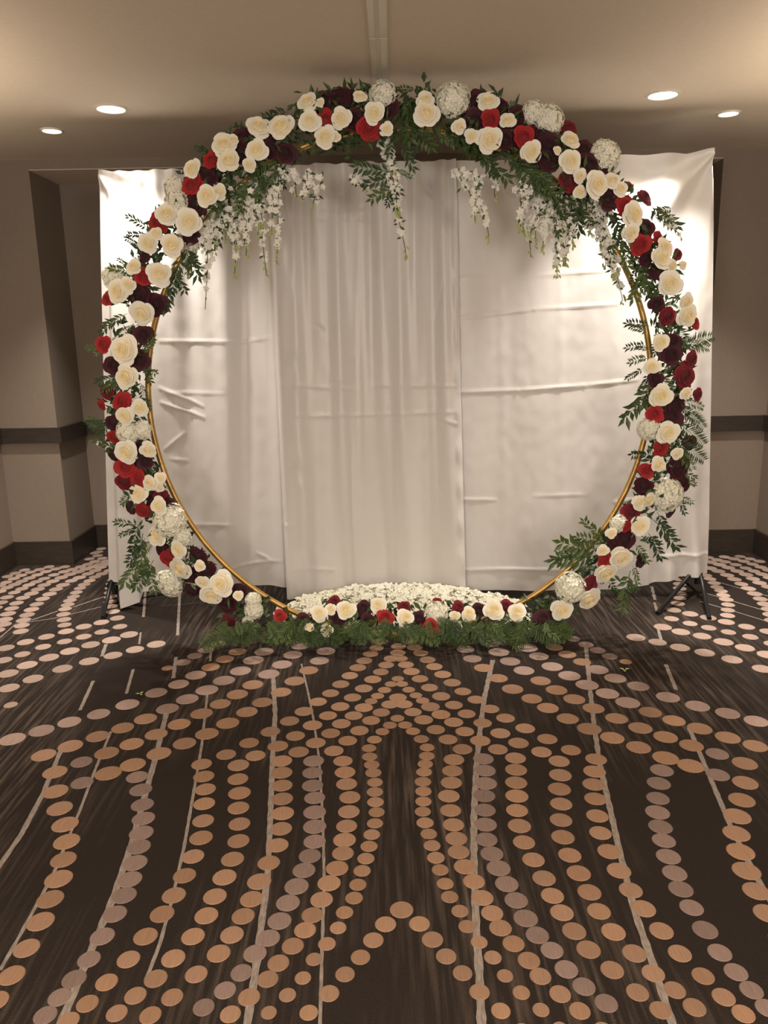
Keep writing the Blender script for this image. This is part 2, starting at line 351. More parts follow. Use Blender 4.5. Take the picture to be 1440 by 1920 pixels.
# ------------------------------------------------------------------ ceiling fixtures
def ring_data(r0, r1, z0, z1, n=40):
    V, Fc = [], []
    prof = [(r0, z1), (r0, z0), (r0 + (r1 - r0) * .3, z0 - .002), (r1 - .003, z0), (r1, z1)]
    for i in range(n):
        a = 2 * math.pi * i / n
        for r, z in prof: V.append((r * math.cos(a), r * math.sin(a), z))
    k = len(prof)
    for i in range(n):
        j = (i + 1) % n
        for q in range(k - 1): Fc.append((i * k + q, j * k + q, j * k + q + 1, i * k + q + 1))
    return V, Fc
def downlight(px, py, rad, label, watts):
    P = onZ(px, py, CEIL)
    t = empty('downlight', P); tag(t, label, 'downlight', 'recessed ceiling downlights')
    V, Fc = ring_data(rad * .90, rad * 1.14, -.006, 0)
    a = link_obj('trim_ring', mesh_from('trim_ring', V, Fc, True), t, [m_trimring], world=False)
    n = 40; V = [(0, 0, -.0035)] + [(rad * .92 * math.cos(2 * math.pi * i / n), rad * .92 * math.sin(2 * math.pi * i / n), -.002) for i in range(n)]
    link_obj('lens', mesh_from('lens', V, [(0, 1 + (i + 1) % n, 1 + i) for i in range(n)], True), t, [m_lens], world=False)
    sp = bpy.data.lights.new('downlight_lamp', 'SPOT'); sp.energy = watts; sp.color = (1, .92, .82)
    sp.spot_size = R(88); sp.spot_blend = 1.0; sp.shadow_soft_size = rad * .6
    l = bpy.data.objects.new('downlight_lamp', sp); col.objects.link(l); l.location = (0, 0, -.02); l.parent = t
downlight(208, 203, .068, 'larger glowing ceiling downlight above the left part of the curtain', 64)
downlight(97, 244, .050, 'smaller glowing ceiling downlight near the left wall pilaster', 90)
downlight(1243, 177, .068, 'larger glowing ceiling downlight with visible cream rim right of the arch', 95)
downlight(1366, 212, .050, 'smaller glowing ceiling downlight above the curtain corner at right', 90)

tA, tB = onZ(706, 0, CEIL), onZ(713, 150, CEIL)
td = (tB - tA).normalized(); tn = Vector((td.y, -td.x, 0))
tr = empty('ceiling_track', tA); tag(tr, 'cream metal track running along the ceiling above the arch', 'track')
def strip(name, s0, s1, a0, a1, z0, z1, m):
    V = []
    for s in (s0, s1):
        for a, z in ((a0, z1), (a0, z0), (a1, z0), (a1, z1)): V.append(tA + td * s + tn * a + Vector((0, 0, z)))
    o = link_obj(name, mesh_from(name, V, [(0, 1, 5, 4), (1, 2, 6, 5), (2, 3, 7, 6), (0, 3, 2, 1), (4, 5, 6, 7)]), tr, [m])
joint = (onZ(709, 66, CEIL) - tA).length
sEnd = (Y_FACE - tA.y) / td.y - .01
for s0, s1 in ((-4.0, joint - .004), (joint + .004, sEnd)):
    strip('track_flange', s0, s1, -.032, -.011, CEIL - .010 - CEIL, 0, m_alu)
    strip('track_flange', s0, s1, .006, .032, CEIL - .010 - CEIL, 0, m_alu)
    strip('track_slot', s0, s1, -.011, .006, -.008, 0, m_slot)

# ------------------------------------------------------------------ backdrop stand
def P_(x, y, Y): return onY(x, y, Y)
st = empty('backdrop_stand', (0, 4.10, 0)); tag(st, 'black tripod stand with crossbar holding up the white curtain', 'stand')
yS = 4.10
tl, tr_ = P_(203, 331, yS), P_(1334, 293, yS)
bl = Vector((tl.x - .02, yS, 0.32)); br = Vector((tr_.x + .0, yS, .32))
tube('crossbar', [tl, tr_], .014, m_black, st)
for top, foot_list in ((tl, [onZ(193, 1158, .012), Vector((tl.x + .34, yS + .28, .008)), Vector((tl.x - .30, yS + .26, .008))]),
                       (tr_, [onZ(1330, 1160, .008), onZ(1232, 1150, .008), Vector((tr_.x + .1, yS + .45, .008))])):
    hx = P_(213, 1090, yS).x if top.x < 0 else P_(1308, 1084, yS).x
    base = Vector((hx, yS, .05)); hub = Vector((hx, yS, .15))
    tube('upright', [base, top + Vector((0, 0, -.016))], [.016, .013], m_black, st)
    tube('collar', [hub - Vector((0, 0, .03)), hub + Vector((0, 0, .03))], .024, m_black, st)
    for f in foot_list:
        d = Vector((f.x - hx, f.y - yS, 0)).normalized() * .02
        lg = tube('leg', [hub + d, f], .011, m_black, st)

# ------------------------------------------------------------------ curtain
creases = [((300,640),(455,641),1),((455,641),(510,632),.6),((305,737),(420,738),.6),((300,728),(380,762),1.4),((303,755),(382,783),1.6),((310,842),(345,812),1),
 ((540,722),(660,727),1),((540,779),(740,775),1),((740,722),(852,722),.9),((740,775),(852,770),.9),((822,783),(856,793),1.2),((857,735),(970,732),1.3),((970,732),(1095,723),1.2),((1095,723),(1195,712),.9),
 ((600,365),(662,369),-1),((600,395),(700,392),-1),((600,413),(700,411),-1.2),((350,985),(445,985),.7),((530,980),(562,980),.8),((857,597),(1000,580),.7),((1000,580),(1160,570),.6),((868,936),(930,938),1),((1000,930),(1095,927),.5),
 ((862,522),(920,520),.6),((1000,517),(1135,508),.6),((430,1068),(480,1058),1),((480,1058),(528,1052),1),((545,1062),(640,1062),.6),((868,1068),(1060,1068),1.1),((1235,1041),(1335,1036),1.4),((480,1040),(505,1052),1),
 ((790,348),(842,396),-1),((830,530),(815,600),-1.2),((1150,940),(1185,935),1),((320,860),(350,865),.7),((700,722),(740,722),.6),((590,608),(610,620),-1),((620,715),(660,722),-.8)]
CR = []
for a, b, k in creases:
    A, B = onY(*a, Y_CLOTH), onY(*b, Y_CLOTH); CR.append((A.x, A.z, B.x, B.z, k))
def crease(x, z):
    s = 0
    for ax, az, bx, bz, k in CR:
        dx, dz = bx - ax, bz - az; L2 = dx * dx + dz * dz
        t = ((x - ax) * dx + (z - az) * dz) / L2
        if t < -.1 or t > 1.1: continue
        t = min(1, max(0, t)); ex, ez = x - ax - t * dx, z - az - t * dz; d2 = ex * ex + ez * ez
        if d2 < .0016: s += k * .0055 * math.exp(-d2 / (.0075 ** 2)) * (.4 + .6 * math.sin(math.pi * (t * .94 + .03)))
    return s
def poly(pl, u):
    for i in range(len(pl) - 1):
        if u <= pl[i + 1][0] or i == len(pl) - 2:
            a, b = pl[i], pl[i + 1]; t = (u - a[0]) / (b[0] - a[0]) if b[0] != a[0] else 0
            return tuple(a[k] + (b[k] - a[k]) * t for k in range(1, len(a)))
def panel(parent, top, bot, nu, nv, disp, seed, label=None):
    # top / bot: (u, px, py, y) control points along the edge
    V, Fc = [], []
    for i in range(nu + 1):
        u = i / nu; tx, ty, tY = poly(top, u); bx, by, bY = poly(bot, u)
        T, B = onY(tx, ty, tY), onY(bx, by, bY)
        if B.z < .012: B.z = .012
        for j in range(nv + 1):
            v = j / nv; p = T.lerp(B, v)
            d = disp(u, v, p) + crease(p.x, p.z) + .004 * mnoise.noise(Vector((p.x * 5, seed, p.z * 2.2))) + .0012 * mnoise.noise(Vector((p.x * 22, seed, p.z * 14)))
            V.append((p.x, p.y - d, p.z))
    for i in range(nu):
        for j in range(nv):
            a = i * (nv + 1) + j; Fc.append((a, a + 1, a + nv + 2, a + nv + 1))
    o = link_obj('curtain_panel', mesh_from('curtain_panel', V, Fc, True), parent, [m_cloth])
    if label: o['label'] = label
    return o
cur = empty('backdrop_curtain', (A_CX, Y_CLOTH, 0)); tag(cur, 'white satin curtain of three panels hanging behind the floral arch', 'curtain')
g = lambda x, c, s: math.exp(-((x - c) / s) ** 2)
CL, CRr = onY(184, 318, Y_CLOTH), onY(1338, 279, Y_CLOTH)
def pull(p, C, amp, n, ph):
    dx, dz = p.x - C.x, C.z - p.z; r = math.hypot(dx, dz)
    return amp * math.exp(-r / .75) * r / (r + .12) * math.sin(n * math.atan2(dz, abs(dx) + .02) + ph)
def d_left(u, v, p):
    x = p.x
    folds = .030 * math.sin(u * 21 + .8 * math.sin(v * 2)) * u * (1 - .25 * v) + .010 * math.sin(u * 47 + 2 * v) * u
    return folds + pull(p, CL, .03, 8, .5) + .012 * math.sin(u * 60) * math.exp(-v * 14)
def d_mid(u, v, p):
    a = .018 * math.sin(u * 27 + 1.2 * math.sin(v * 2.6) + .3) + .012 * math.sin(u * 49 - 2.0 * v + 1) * (1 - .45 * v) + .010 * math.sin(u * 83 + 4 * v) * math.exp(-v * 3)
    return .030 + a * (.9 - .25 * v) + .016 * g(u, .015, .02) + .014 * g(u, .985, .02) * (1 + .4 * math.sin(v * 70)) + .006 * g(u, .08, .03) * math.sin(v * 42 + 3 * mnoise.noise(Vector((v * 9, 1, 2))))
def d_right(u, v, p):
    f = .012 * math.sin(u * 23 + .5) * (1 - u) * (1 - .4 * v) + .003 * g(u, .2, .02) + .003 * g(u, .42, .02) + .003 * g(u, .63, .025)
    return f + pull(p, CRr, .05, 7.5, 2.2) + .02 * math.sin(u * 40) * math.exp(-v * 20) * u + .02 * math.sin(u * 55) * g(v, 1, .08) * (u > .75) + .018 * g(u, .93, .03) * v
yc = Y_CLOTH
panel(cur, [(0, 184, 318, yc), (.10, 215, 322, yc), (.5, 345, 317, yc + .01), (1, 540, 311, yc + .015)],
      [(0, 204, 1090, yc), (.045, 222, 1092, yc), (.055, 225, 1142, yc - .10), (.16, 262, 1129, yc - .06), (.18, 268, 1110, yc - .03), (.42, 345, 1104, yc), (.7, 445, 1099, yc + .02), (1, 565, 1098, yc + .03)], 190, 250, d_left, 1.0)
panel(cur, [(0, 505, 313, yc), (.5, 680, 307, yc), (1, 853, 302, yc)],
      [(0, 540, 1118, yc - .02), (.5, 700, 1116, yc - .02), (1, 872, 1104, yc - .02)], 190, 250, d_mid, 5.0)
panel(cur, [(0, 835, 303, yc), (.25, 960, 300, yc), (.66, 1165, 292, yc), (.9, 1290, 287, yc), (1, 1338, 278, yc)],
      [(0, 850, 1106, yc), (.3, 1000, 1108, yc), (.66, 1175, 1104, yc - .03), (.74, 1213, 1097, yc - .02), (.88, 1277, 1082, yc - .02), (1, 1328, 1076, yc - .02)], 190, 250, d_right, 9.0)

# ------------------------------------------------------------------ flowers: prototypes (unit radius, facing +Z)
def rose_mesh(seed, openness=1.0):
    rnd = random.Random(seed); V, Fc = [], []
    NP = 21
    for k in range(NP):
        f = k / (NP - 1); th = k * 2.39996 + rnd.uniform(-.15, .15)
        rim = (.07 + .88 * f ** .95) * rnd.uniform(.96, 1.05) * (openness if f > .5 else 1)
        H = .62 - .46 * f ** 1.4 + rnd.uniform(-.02, .02); w_ = 1.9 - 1.12 * f ** .55
        bf = .92 - .50 * f; drop = .42 - .16 * f; lip = .015 + .085 * f * rnd.uniform(.5, 1.3)
        nu_, nv_ = 8, 5; b0 = len(V)
        for i in range(nu_ + 1):
            s = -1 + 2 * i / nu_
            for j in range(nv_ + 1):
                t = j / nv_; ph = th + s * w_
                c = max(0, (t - .62) / .38)
                edge = 1 - (.10 + .12 * f) * s ** 4 + .05 * f * math.exp(-(s / .25) ** 2)
                rr = (rim * (bf + (1 - bf) * t) + lip * c * c) * (1 + .07 * s) * (edge if t > .4 else 1)
                z = H - drop * (1 - t) ** 1.3 - lip * .9 * c ** 2.2 - .05 * s * s * t
                V.append((rr * math.cos(ph), rr * math.sin(ph), z - .18))
        for i in range(nu_):
            for j in range(nv_):
                a = b0 + i * (nv_ + 1) + j; Fc.append((a, a + nv_ + 1, a + nv_ + 2, a + 1))
    # closed heart: the packed inner petals seen between the rims
    b0 = len(V); m_, q_ = 16, 7
    for j in range(q_ + 1):
        rr = .74 * j / q_; f = min(1, (rr / .88) ** 1.05)
        for i in range(m_): V.append((rr * math.cos(6.283 * i / m_), rr * math.sin(6.283 * i / m_), .62 - .46 * f ** 1.4 - .18 - .115 - .05 * f))
    for j in range(q_):
        for i in range(m_): Fc.append((b0 + j * m_ + i, b0 + (j + 1) * m_ + i, b0 + (j + 1) * m_ + (i + 1) % m_, b0 + j * m_ + (i + 1) % m_))
    # green cup under the petals
    b0 = len(V); n = 10
    for r, z in ((.22, -.30), (.25, -.42), (.08, -.55)):
        for i in range(n): V.append((r * math.cos(i * 6.283 / n), r * math.sin(i * 6.283 / n), z))
    nf = len(Fc)
    for q in range(2):
        for i in range(n): Fc.append((b0 + q * n + i, b0 + q * n + (i + 1) % n, b0 + (q + 1) * n + (i + 1) % n, b0 + (q + 1) * n + i))
    mi = [0] * nf + [1] * (len(Fc) - nf)
    return V, Fc, mi
def hyd_mesh(seed, n=76):
    rnd = random.Random(seed); V, Fc = [], []
    ga = math.pi * (3 - math.sqrt(5))
    for i in range(n):
        z = 1 - i / (n - 1) * 1.45; rr = math.sqrt(max(0, 1 - z * z)); a = i * ga
        nrm = Vector((rr * math.cos(a), rr * math.sin(a), z)) + Vector((rnd.uniform(-.1, .1), rnd.uniform(-.1, .1), rnd.uniform(-.1, .1))); nrm.normalize()
        c = nrm * rnd.uniform(.78, .95); c.z *= .8
        t = nrm.cross(Vector((0.3, .5, .8))).normalized(); b = nrm.cross(t); r0 = rnd.random() * 6.28; sz = rnd.uniform(.20, .27)
        for k in range(4):
            an = r0 + k * 1.5708; d = t * math.cos(an) + b * math.sin(an); e = -t * math.sin(an) + b * math.cos(an); b0 = len(V)
            for p in (c - nrm * .02, c + d * sz * .6 + e * sz * .48 + nrm * .03, c + d * sz * 1.05 + nrm * rnd.uniform(-.03, .06), c + d * sz * .6 - e * sz * .48 + nrm * .03): V.append(p)
            Fc.append((b0, b0 + 1, b0 + 2, b0 + 3))
    # inner body
    b0 = len(V); m_, q_ = 12, 7
    for j in range(q_ + 1):
        ph = math.pi * j / q_
        for i in range(m_): V.append((.74 * math.sin(ph) * math.cos(6.283 * i / m_), .74 * math.sin(ph) * math.sin(6.283 * i / m_), .58 * math.cos(ph)))
    for j in range(q_):
        for i in range(m_): Fc.append((b0 + j * m_ + i, b0 + j * m_ + (i + 1) % m_, b0 + (j + 1) * m_ + (i + 1) % m_, b0 + (j + 1) * m_ + i))
    return V, Fc
m_calyx = mat('calyx_green', (.06, .10, .03), .6)
PROTO = {}
def proto(kind, petal_m):
    out = []
    for s in range(4):
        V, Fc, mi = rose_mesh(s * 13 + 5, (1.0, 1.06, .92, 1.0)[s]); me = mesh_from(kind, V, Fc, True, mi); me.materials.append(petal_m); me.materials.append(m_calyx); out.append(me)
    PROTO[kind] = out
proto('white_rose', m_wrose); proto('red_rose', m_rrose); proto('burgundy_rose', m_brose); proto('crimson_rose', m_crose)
PROTO['white_hydrangea'] = []
for s in range(3):
    V, Fc = hyd_mesh(s + 40); me = mesh_from('white_hydrangea', V, Fc, False); me.materials.append(m_hyd); PROTO['white_hydrangea'].append(me)

arch = empty('floral_arch', (A_CX, Y_ARCH, 0)); tag(arch, 'tall gold hoop arch covered in white, red and burgundy roses with greenery', 'floral arch')
APL = Matrix.Translation(-Vector((A_CX, Y_ARCH, 0)))
def part(name, me, mw):
    o = bpy.data.objects.new(name, me); col.objects.link(o); o.parent = arch
    o.matrix_parent_inverse = APL; o.matrix_basis = mw
    return o
# gold hoop (stops at its two base sockets), base plate bars
N = 160; cz = A_R + .012
hoop_pts = [(A_CX + A_R * math.sin(2 * math.pi * i / N), Y_ARCH, cz - A_R * math.cos(2 * math.pi * i / N)) for i in range(N)]
o = tube('hoop', hoop_pts, .013, m_gold, arch, seg=12, closed=True); o['label'] = 'thin gold metal hoop'
for sx in (-1, 1):
    a = .52; bx = A_CX + sx * A_R * math.sin(a); bz = cz - A_R * math.cos(a)
    o = tube('hoop_foot', [(bx, Y_ARCH - .02, bz + .01), (bx - sx * .03, Y_ARCH - .04, bz * .45), (bx - sx * .02, Y_ARCH - .10, .012)], .013, m_gold, arch)

def rho_of(P): return math.hypot(P.x - A_CX, P.z - cz)
def depth_at(px, py):      # how far forward the garland bulges at this spot
    P = onY(px, py, Y_ARCH); rho = rho_of(P)
    ang = math.atan2(P.x - A_CX, P.z - cz)
    c = A_R + .05 + .03 * abs(math.sin(ang)); t = max(-1, min(1, (rho - c) / .17))
    return .05 + .085 * math.cos(t * math.pi / 2), t
flowers_px = []
def flower(kind, px, py, r, dy=0.0):
    dep, t = depth_at(px, py); bottom = py > 1118 and 505 < px < 1030
    Y = Y_ARCH - dep - .012 + dy
    if bottom: Y = Y_ARCH - .07 - .09 * (py - 1128) / 40 + dy * .8
    P = onY(px, py, Y); rad = r * mpp(P) * 1.24
    if P.z < rad * .7: P.z = rad * .7
    out = Vector((P.x - A_CX, 0, P.z - cz)).normalized()
    nrm = Vector((0, -1, 0)) + out * (t * .55) + Vector((random.uniform(-.32, .32), 0, random.uniform(-.30, .30)))
    if bottom: nrm = Vector((random.uniform(-.3, .3), -1, .55))
    nrm.normalize(); q = nrm.to_track_quat('Z', 'Y').to_matrix().to_4x4()
    mw = Matrix.Translation(P) @ q @ Matrix.Rotation(random.random() * 6.28, 4, 'Z') @ Matrix.Diagonal((rad, rad, rad * .85, 1))
    part(kind, random.choice(PROTO[kind]), mw); flowers_px.append((px, py, r, P))
W = '485,236,19 527,237,23 481,281,19 467,309,11 576,190,16 600,193,8 580,226,17 639,222,17 609,257,18 628,256,10 675,181,12 701,212,18 725,242,11 797,187,15 799,212,21 915,190,17 952,226,13 918,262,21 885,255,12 861,237,12 996,284,18 1070,262,17 1070,302,18 1045,282,8 1087,330,11 1087,360,12 420,270,20 437,262,10 429,301,20 360,316,17 388,367,19 411,360,13 312,401,18 354,415,20 292,438,12 322,459,20 278,456,16 298,513,19 251,500,14 221,547,19 240,534,13 266,588,19 232,657,23 236,707,20 262,765,14 235,780,17 277,844,13 237,848,19 281,906,13 300,897,10 298,913,9 260,926,17 297,949,14 294,1004,18 334,1030,15 337,1066,19 375,1061,9 380,1092,11 415,1095,20 397,1115,18 447,1117,8 598,1150,14 580,1176,8 613,1181,10 649,1144,17 620,1142,9 709,1135,13 760,1158,14 853,1155,9 879,1151,13 858,1172,8 926,1144,17 969,1148,14 1054,1144,18 1105,1124,20 1137,1075,19 1165,1046,19 1130,1032,10 1147,1000,9 1200,986,16 1199,942,13 1217,938,13 1235,871,14 1287,568,15 1290,592,17 1239,642,15 1222,687,14 1239,742,19 1287,738,10 1252,811,18 1270,851,10 1120,345,20 1147,338,13 1163,353,12 1189,401,20 1184,437,14 1247,463,16 1241,483,17 1261,499,11 1257,532,19 1280,497,8'
RD = '610,224,18 692,240,19 920,225,17 982,256,18 398,300,15 360,346,18 296,419,18 268,519,14 201,560,12 193,646,14 190,759,10 229,755,18 215,820,14 234,876,17 259,899,15 268,957,16 317,1047,17 525,1155,11 723,1158,15 808,1175,13 1134,1049,14 1175,987,11 1212,882,13 1228,776,14 1239,841,14 1173,385,17 1201,459,18 1233,445,9 1179,350,8 1302,605,12'
CRM = '1066,240,14 1067,340,16 200,734,12 300,927,11 430,1165,14 231,904,14 1106,1095,14 1184,961,15 1252,594,15 1297,674,15 1284,706,21 1308,740,11 1209,369,14 1270,478,11 627,1129,11 758,1138,11 820,1132,9 860,1139,11 948,1137,11'
B = '453,258,17 452,284,18 517,268,17 537,286,18 508,278,16 610,187,16 635,184,18 650,181,15 625,200,15 665,224,17 730,202,17 890,190,17 890,225,18 940,196,12 971,217,15 1015,250,18 1030,274,19 1027,300,19 948,262,17 1096,280,14 1104,308,20 1126,316,13 390,332,17 364,384,17 358,442,15 272,481,10 260,552,21 294,571,18 270,627,15 262,675,17 214,686,16 212,794,14 266,831,14 212,852,12 272,865,15 285,929,14 313,942,12 244,951,13 306,1030,15 371,1043,14 387,1070,15 360,1080,14 360,1107,14 450,1107,12 425,1130,18 568,1166,14 633,1160,14 682,1140,13 689,1164,13 785,1160,14 898,1144,12 917,1170,15 1019,1160,15 1202,1052,14 1172,1012,18 1152,1018,13 1207,912,15 1272,875,21 1275,908,17 1258,956,14 1231,570,14 1259,665,17 1229,712,12 1267,760,17 1260,780,17 1293,830,12 1140,373,17 1211,427,16 1235,508,16 1211,484,13 1248,640,12 1262,640,13'
HY = '717,176,23 850,186,28 1000,210,19 1030,225,25 1134,293,26 326,351,18 331,379,20 214,519,20 240,811,20 266,807,16 319,976,28 341,1007,16 317,1094,24 475,1125,13 476,1143,16 818,1151,20 1070,1102,25 1160,982,15 1250,928,28 1216,804,19 465,1168,11'
for kind, s, dy in (('burgundy_rose', B, .030), ('white_hydrangea', HY, .016), ('crimson_rose', CRM, .012), ('red_rose', RD, .002), ('white_rose', W, -.022)):
    for tok in s.split():
        x, y, r = map(float, tok.split(',')); flower(kind, x, y, r, dy)

# loose leafy filling behind and between the blooms
FV, FF = [], []
def leaf_into(V, Fc, p, d, n, L, wd):
    s = d.cross(n).normalized(); b0 = len(V)
    V.extend([p, p + d * L * .45 + s * wd + n * wd * .35, p + d * L, p + d * L * .45 - s * wd + n * wd * .35, p + d * L * .5])
    Fc.extend([(b0, b0 + 1, b0 + 4), (b0 + 1, b0 + 2, b0 + 4), (b0 + 2, b0 + 3, b0 + 4), (b0 + 3, b0, b0 + 4)])
rf = random.Random(3)
def fill_at(P, n, sp):
    low = P.z < .32 and abs(P.x - A_CX) < .62
    for _ in range(n):
        q = P + Vector((rf.gauss(0, sp), rf.uniform(-.01, .085), rf.gauss(0, sp)))
        if q.z < .02: q.z = .02 + rf.random() * .03
        if low: q.z = min(q.z, P.z - .01) if P.z > .04 else .03; q.y = min(q.y, Y_ARCH + .02)
        rho = rho_of(q)
        if rho > A_R + .165: continue
        if rho < A_R + .03 and .22 < q.z < 1.95: continue
        d = Vector((rf.uniform(-1, 1), rf.uniform(-.9, .25), rf.uniform(-1, -.1) if low else rf.uniform(-1, 1))).normalized()
        leaf_into(FV, FF, q, d, Vector((rf.uniform(-.6, .6), -1, rf.uniform(-.2, .9))).normalized(), rf.uniform(.03, .062), rf.uniform(.006, .012))
for px, py, r, P in flowers_px: fill_at(P + Vector((0, .03, 0)), 20, .031)
for i in range(140):
    a = rf.uniform(0, 2 * math.pi); rr = A_R + .07 + rf.uniform(-.04, .05)
    z = cz - rr * math.cos(a)
    if z < .03: continue
    fill_at(Vector((A_CX + rr * math.sin(a), Y_ARCH - .04, z)), 14, .04)
o = link_obj('foliage', mesh_from('foliage', FV, FF), arch, [m_fol]); tag(o, 'dense green leaf filling', kind='stuff')

# sprigs: unit length along +X
def sprig_mesh(kind, seed):
    rnd = random.Random(seed); V, Fc = [], []; bend = rnd.uniform(-.18, .18)
    stem = [Vector((t, bend * t * t, .06 * math.sin(t * 3))) for t in [i / 8 for i in range(9)]]
    tube_data(stem, [.010 * (1 - .7 * i / 8) for i in range(9)], 5, False, V, Fc)
    def at(t): i = min(7, int(t * 8)); return stem[i].lerp(stem[i + 1], t * 8 - i)
    if kind == 'leafy_sprig':
        n = 7
        for k in range(n):
            t = .16 + .78 * k / (n - 1)
            for s in (-1, 1):
                an = s * rnd.uniform(.55, 1.0); d = Vector((math.cos(an), math.sin(an), rnd.uniform(-.3, .3))).normalized()
                leaf_into(V, Fc, at(t), d, Vector((rnd.uniform(-.4, .4), rnd.uniform(-.4, .4), 1)).normalized(), rnd.uniform(.24, .34), rnd.uniform(.045, .065))
        leaf_into(V, Fc, at(.98), Vector((1, bend, 0)).normalized(), Vector((0, 0, 1)), .26, .05)
    else:
        n = 17
        for k in range(n):
            t = .06 + .92 * k / (n - 1); L = .34 * math.sin(math.pi * min(1, .22 + .78 * (1 - t))) * (1 - .55 * t) + .05
            for s in (-1, 1):
                an = s * rnd.uniform(.85, 1.15); d = Vector((math.cos(an), math.sin(an), rnd.uniform(-.15, .15))).normalized()
                leaf_into(V, Fc, at(t), d, Vector((rnd.uniform(-.3, .3), rnd.uniform(-.3, .3), 1)).normalized(), L, .022)
    me = mesh_from(kind, V, Fc); me.materials.append(m_leaf if kind == 'leafy_sprig' else m_fern)
    return me
PROTO['leafy_sprig'] = [sprig_mesh('leafy_sprig', i) for i in range(4)]
PROTO['fern_frond'] = [sprig_mesh('fern_frond', i + 9) for i in range(4)]
def sprig(kind, x0, y0, x1, y1, Y=None, wide=1.0):
    if Y is None: Y = Y_ARCH - .04 - random.random() * .05
    A, Bp = onY(x0, y0, Y), onY(x1, y1, Y - random.uniform(-.02, .05))
    if A.z < .03: A.z = .03
    if Bp.z < .02: Bp.z = .02
    d = Bp - A; L = d.length; xa = d.normalized()
    za = Vector((random.uniform(-.4, .4), -1, random.uniform(-.3, .5))); za = (za - xa * za.dot(xa)).normalized(); ya = za.cross(xa)
    m3 = Matrix((xa, ya, za)).transposed().to_4x4()
    part(kind, random.choice(PROTO[kind]), Matrix.Translation(A) @ m3 @ Matrix.Diagonal((L, L * wide, L, 1)))
LS = '''278,428,240,410 275,442,243,437 268,462,236,450 252,512,210,499 245,500,222,488 235,700,188,722 230,705,200,735 218,600,188,622 238,588,200,612 205,650,166,657 210,640,180,660 262,668,292,640 268,655,290,645 268,690,290,703 270,680,285,715 228,845,182,828 255,920,226,938 262,985,220,973 255,990,228,1005 272,1010,236,1050 275,1030,242,1098 288,1050,262,1105 278,1055,284,1108 262,980,246,1030 268,1000,256,1070
345,455,366,522 340,480,330,545 330,520,318,582 325,505,342,548 370,430,388,472 352,470,378,500 418,395,398,452 440,330,420,385 465,340,440,392 490,330,470,382 500,320,488,372 520,310,505,358 535,308,526,348 445,350,455,392 480,318,500,350 572,275,548,302 650,250,668,278 640,255,650,284 655,262,690,265 540,210,496,216 395,292,366,280 385,350,400,400 378,400,372,440
760,180,772,262 770,230,802,284 750,260,778,312 745,240,735,290 830,230,862,262 850,250,888,288 870,260,902,302 900,288,946,342 905,280,928,325 962,222,962,193 932,200,936,178 780,170,745,164 760,200,735,235 790,245,770,290 820,250,850,275 870,245,910,270
738,322,668,322 742,330,688,350 748,345,700,378 738,352,722,382 745,320,770,330
985,300,1012,352 1000,310,1042,362 1012,330,1056,392 1030,350,1062,402 1050,340,1080,412 1080,390,1102,422 1090,360,1074,432 960,290,1000,362 1040,400,1050,440 1062,380,1092,400 940,280,972,320
1150,400,1162,452 1160,430,1182,502 1190,470,1206,542 1215,490,1196,562 1200,520,1225,560 1160,420,1150,470 1195,500,1180,530 1215,540,1240,600
1218,612,1178,600 1216,622,1180,616 1212,648,1176,646 1216,656,1195,650 1216,672,1180,674 1206,690,1178,712 1216,700,1204,734 1222,712,1176,788 1232,755,1203,760 1222,850,1184,858 1228,740,1190,760 1240,620,1222,660 1230,690,1250,730
1276,895,1304,905 1270,880,1300,898 1266,925,1292,946 1232,960,1252,1002 1226,975,1272,1020 1216,1000,1242,1042 1200,1010,1236,1016 1270,930,1285,960 1190,1020,1215,1050 1262,390,1228,400 1220,385,1262,432 1215,400,1255,420
1132,1010,1100,974 1136,1020,1086,1000 1126,1030,1050,1024 1120,1040,1038,1057 1112,1036,1068,1030 1108,1045,1046,1035 1182,1070,1160,1138 1186,1060,1196,1092 1100,1060,1078,1082 1170,1085,1190,1110 1125,1070,1095,1062 1060,1130,1050,1180 1140,1090,1165,1115'''
for tok in LS.split():
    sprig('leafy_sprig', *map(float, tok.split(',')))
FS = '''205,805,158,785 208,818,170,795 430,330,415,422 420,350,400,410 760,180,770,262 750,190,745,250 1268,655,1336,630 1266,642,1328,652 1275,760,1320,802 1280,750,1318,764 1270,790,1320,832 1266,820,1320,862 1270,840,1300,880 960,290,1002,362 1000,300,1030,370 540,290,470,320 780,200,820,262 840,260,900,290 265,720,278,770 250,610,215,640 1245,590,1285,640 290,1010,262,1040 560,290,520,300 640,180,600,180 480,330,440,370 1225,500,1205,550 1190,450,1175,490 1280,770,1312,790 1220,710,1215,760'''
for tok in FS.split(): sprig('fern_frond', *map(float, tok.split(',')), wide=1.15)
rb = random.Random(11)
for i in range(130):      # ferns spread on the carpet along the foot of the arch
    x = rb.uniform(415, 1075); y = 1162 + rb.uniform(-4, 14); dx = rb.uniform(-46, 46) + (x - 745) * .05; dy = rb.uniform(16, 40)
    if x < 520: y += (520 - x) * .04
    sprig('fern_frond', x, y, x + dx, min(1208, y + dy), Y=Y_ARCH - rb.uniform(.10, .24), wide=1.35)
for i in range(34):
    x = rb.uniform(420, 1070); y = 1172 + rb.uniform(-6, 12)
    sprig('leafy_sprig', x, y, x + rb.uniform(-40, 40), y + rb.uniform(8, 34), Y=Y_ARCH - rb.uniform(.12, .22))

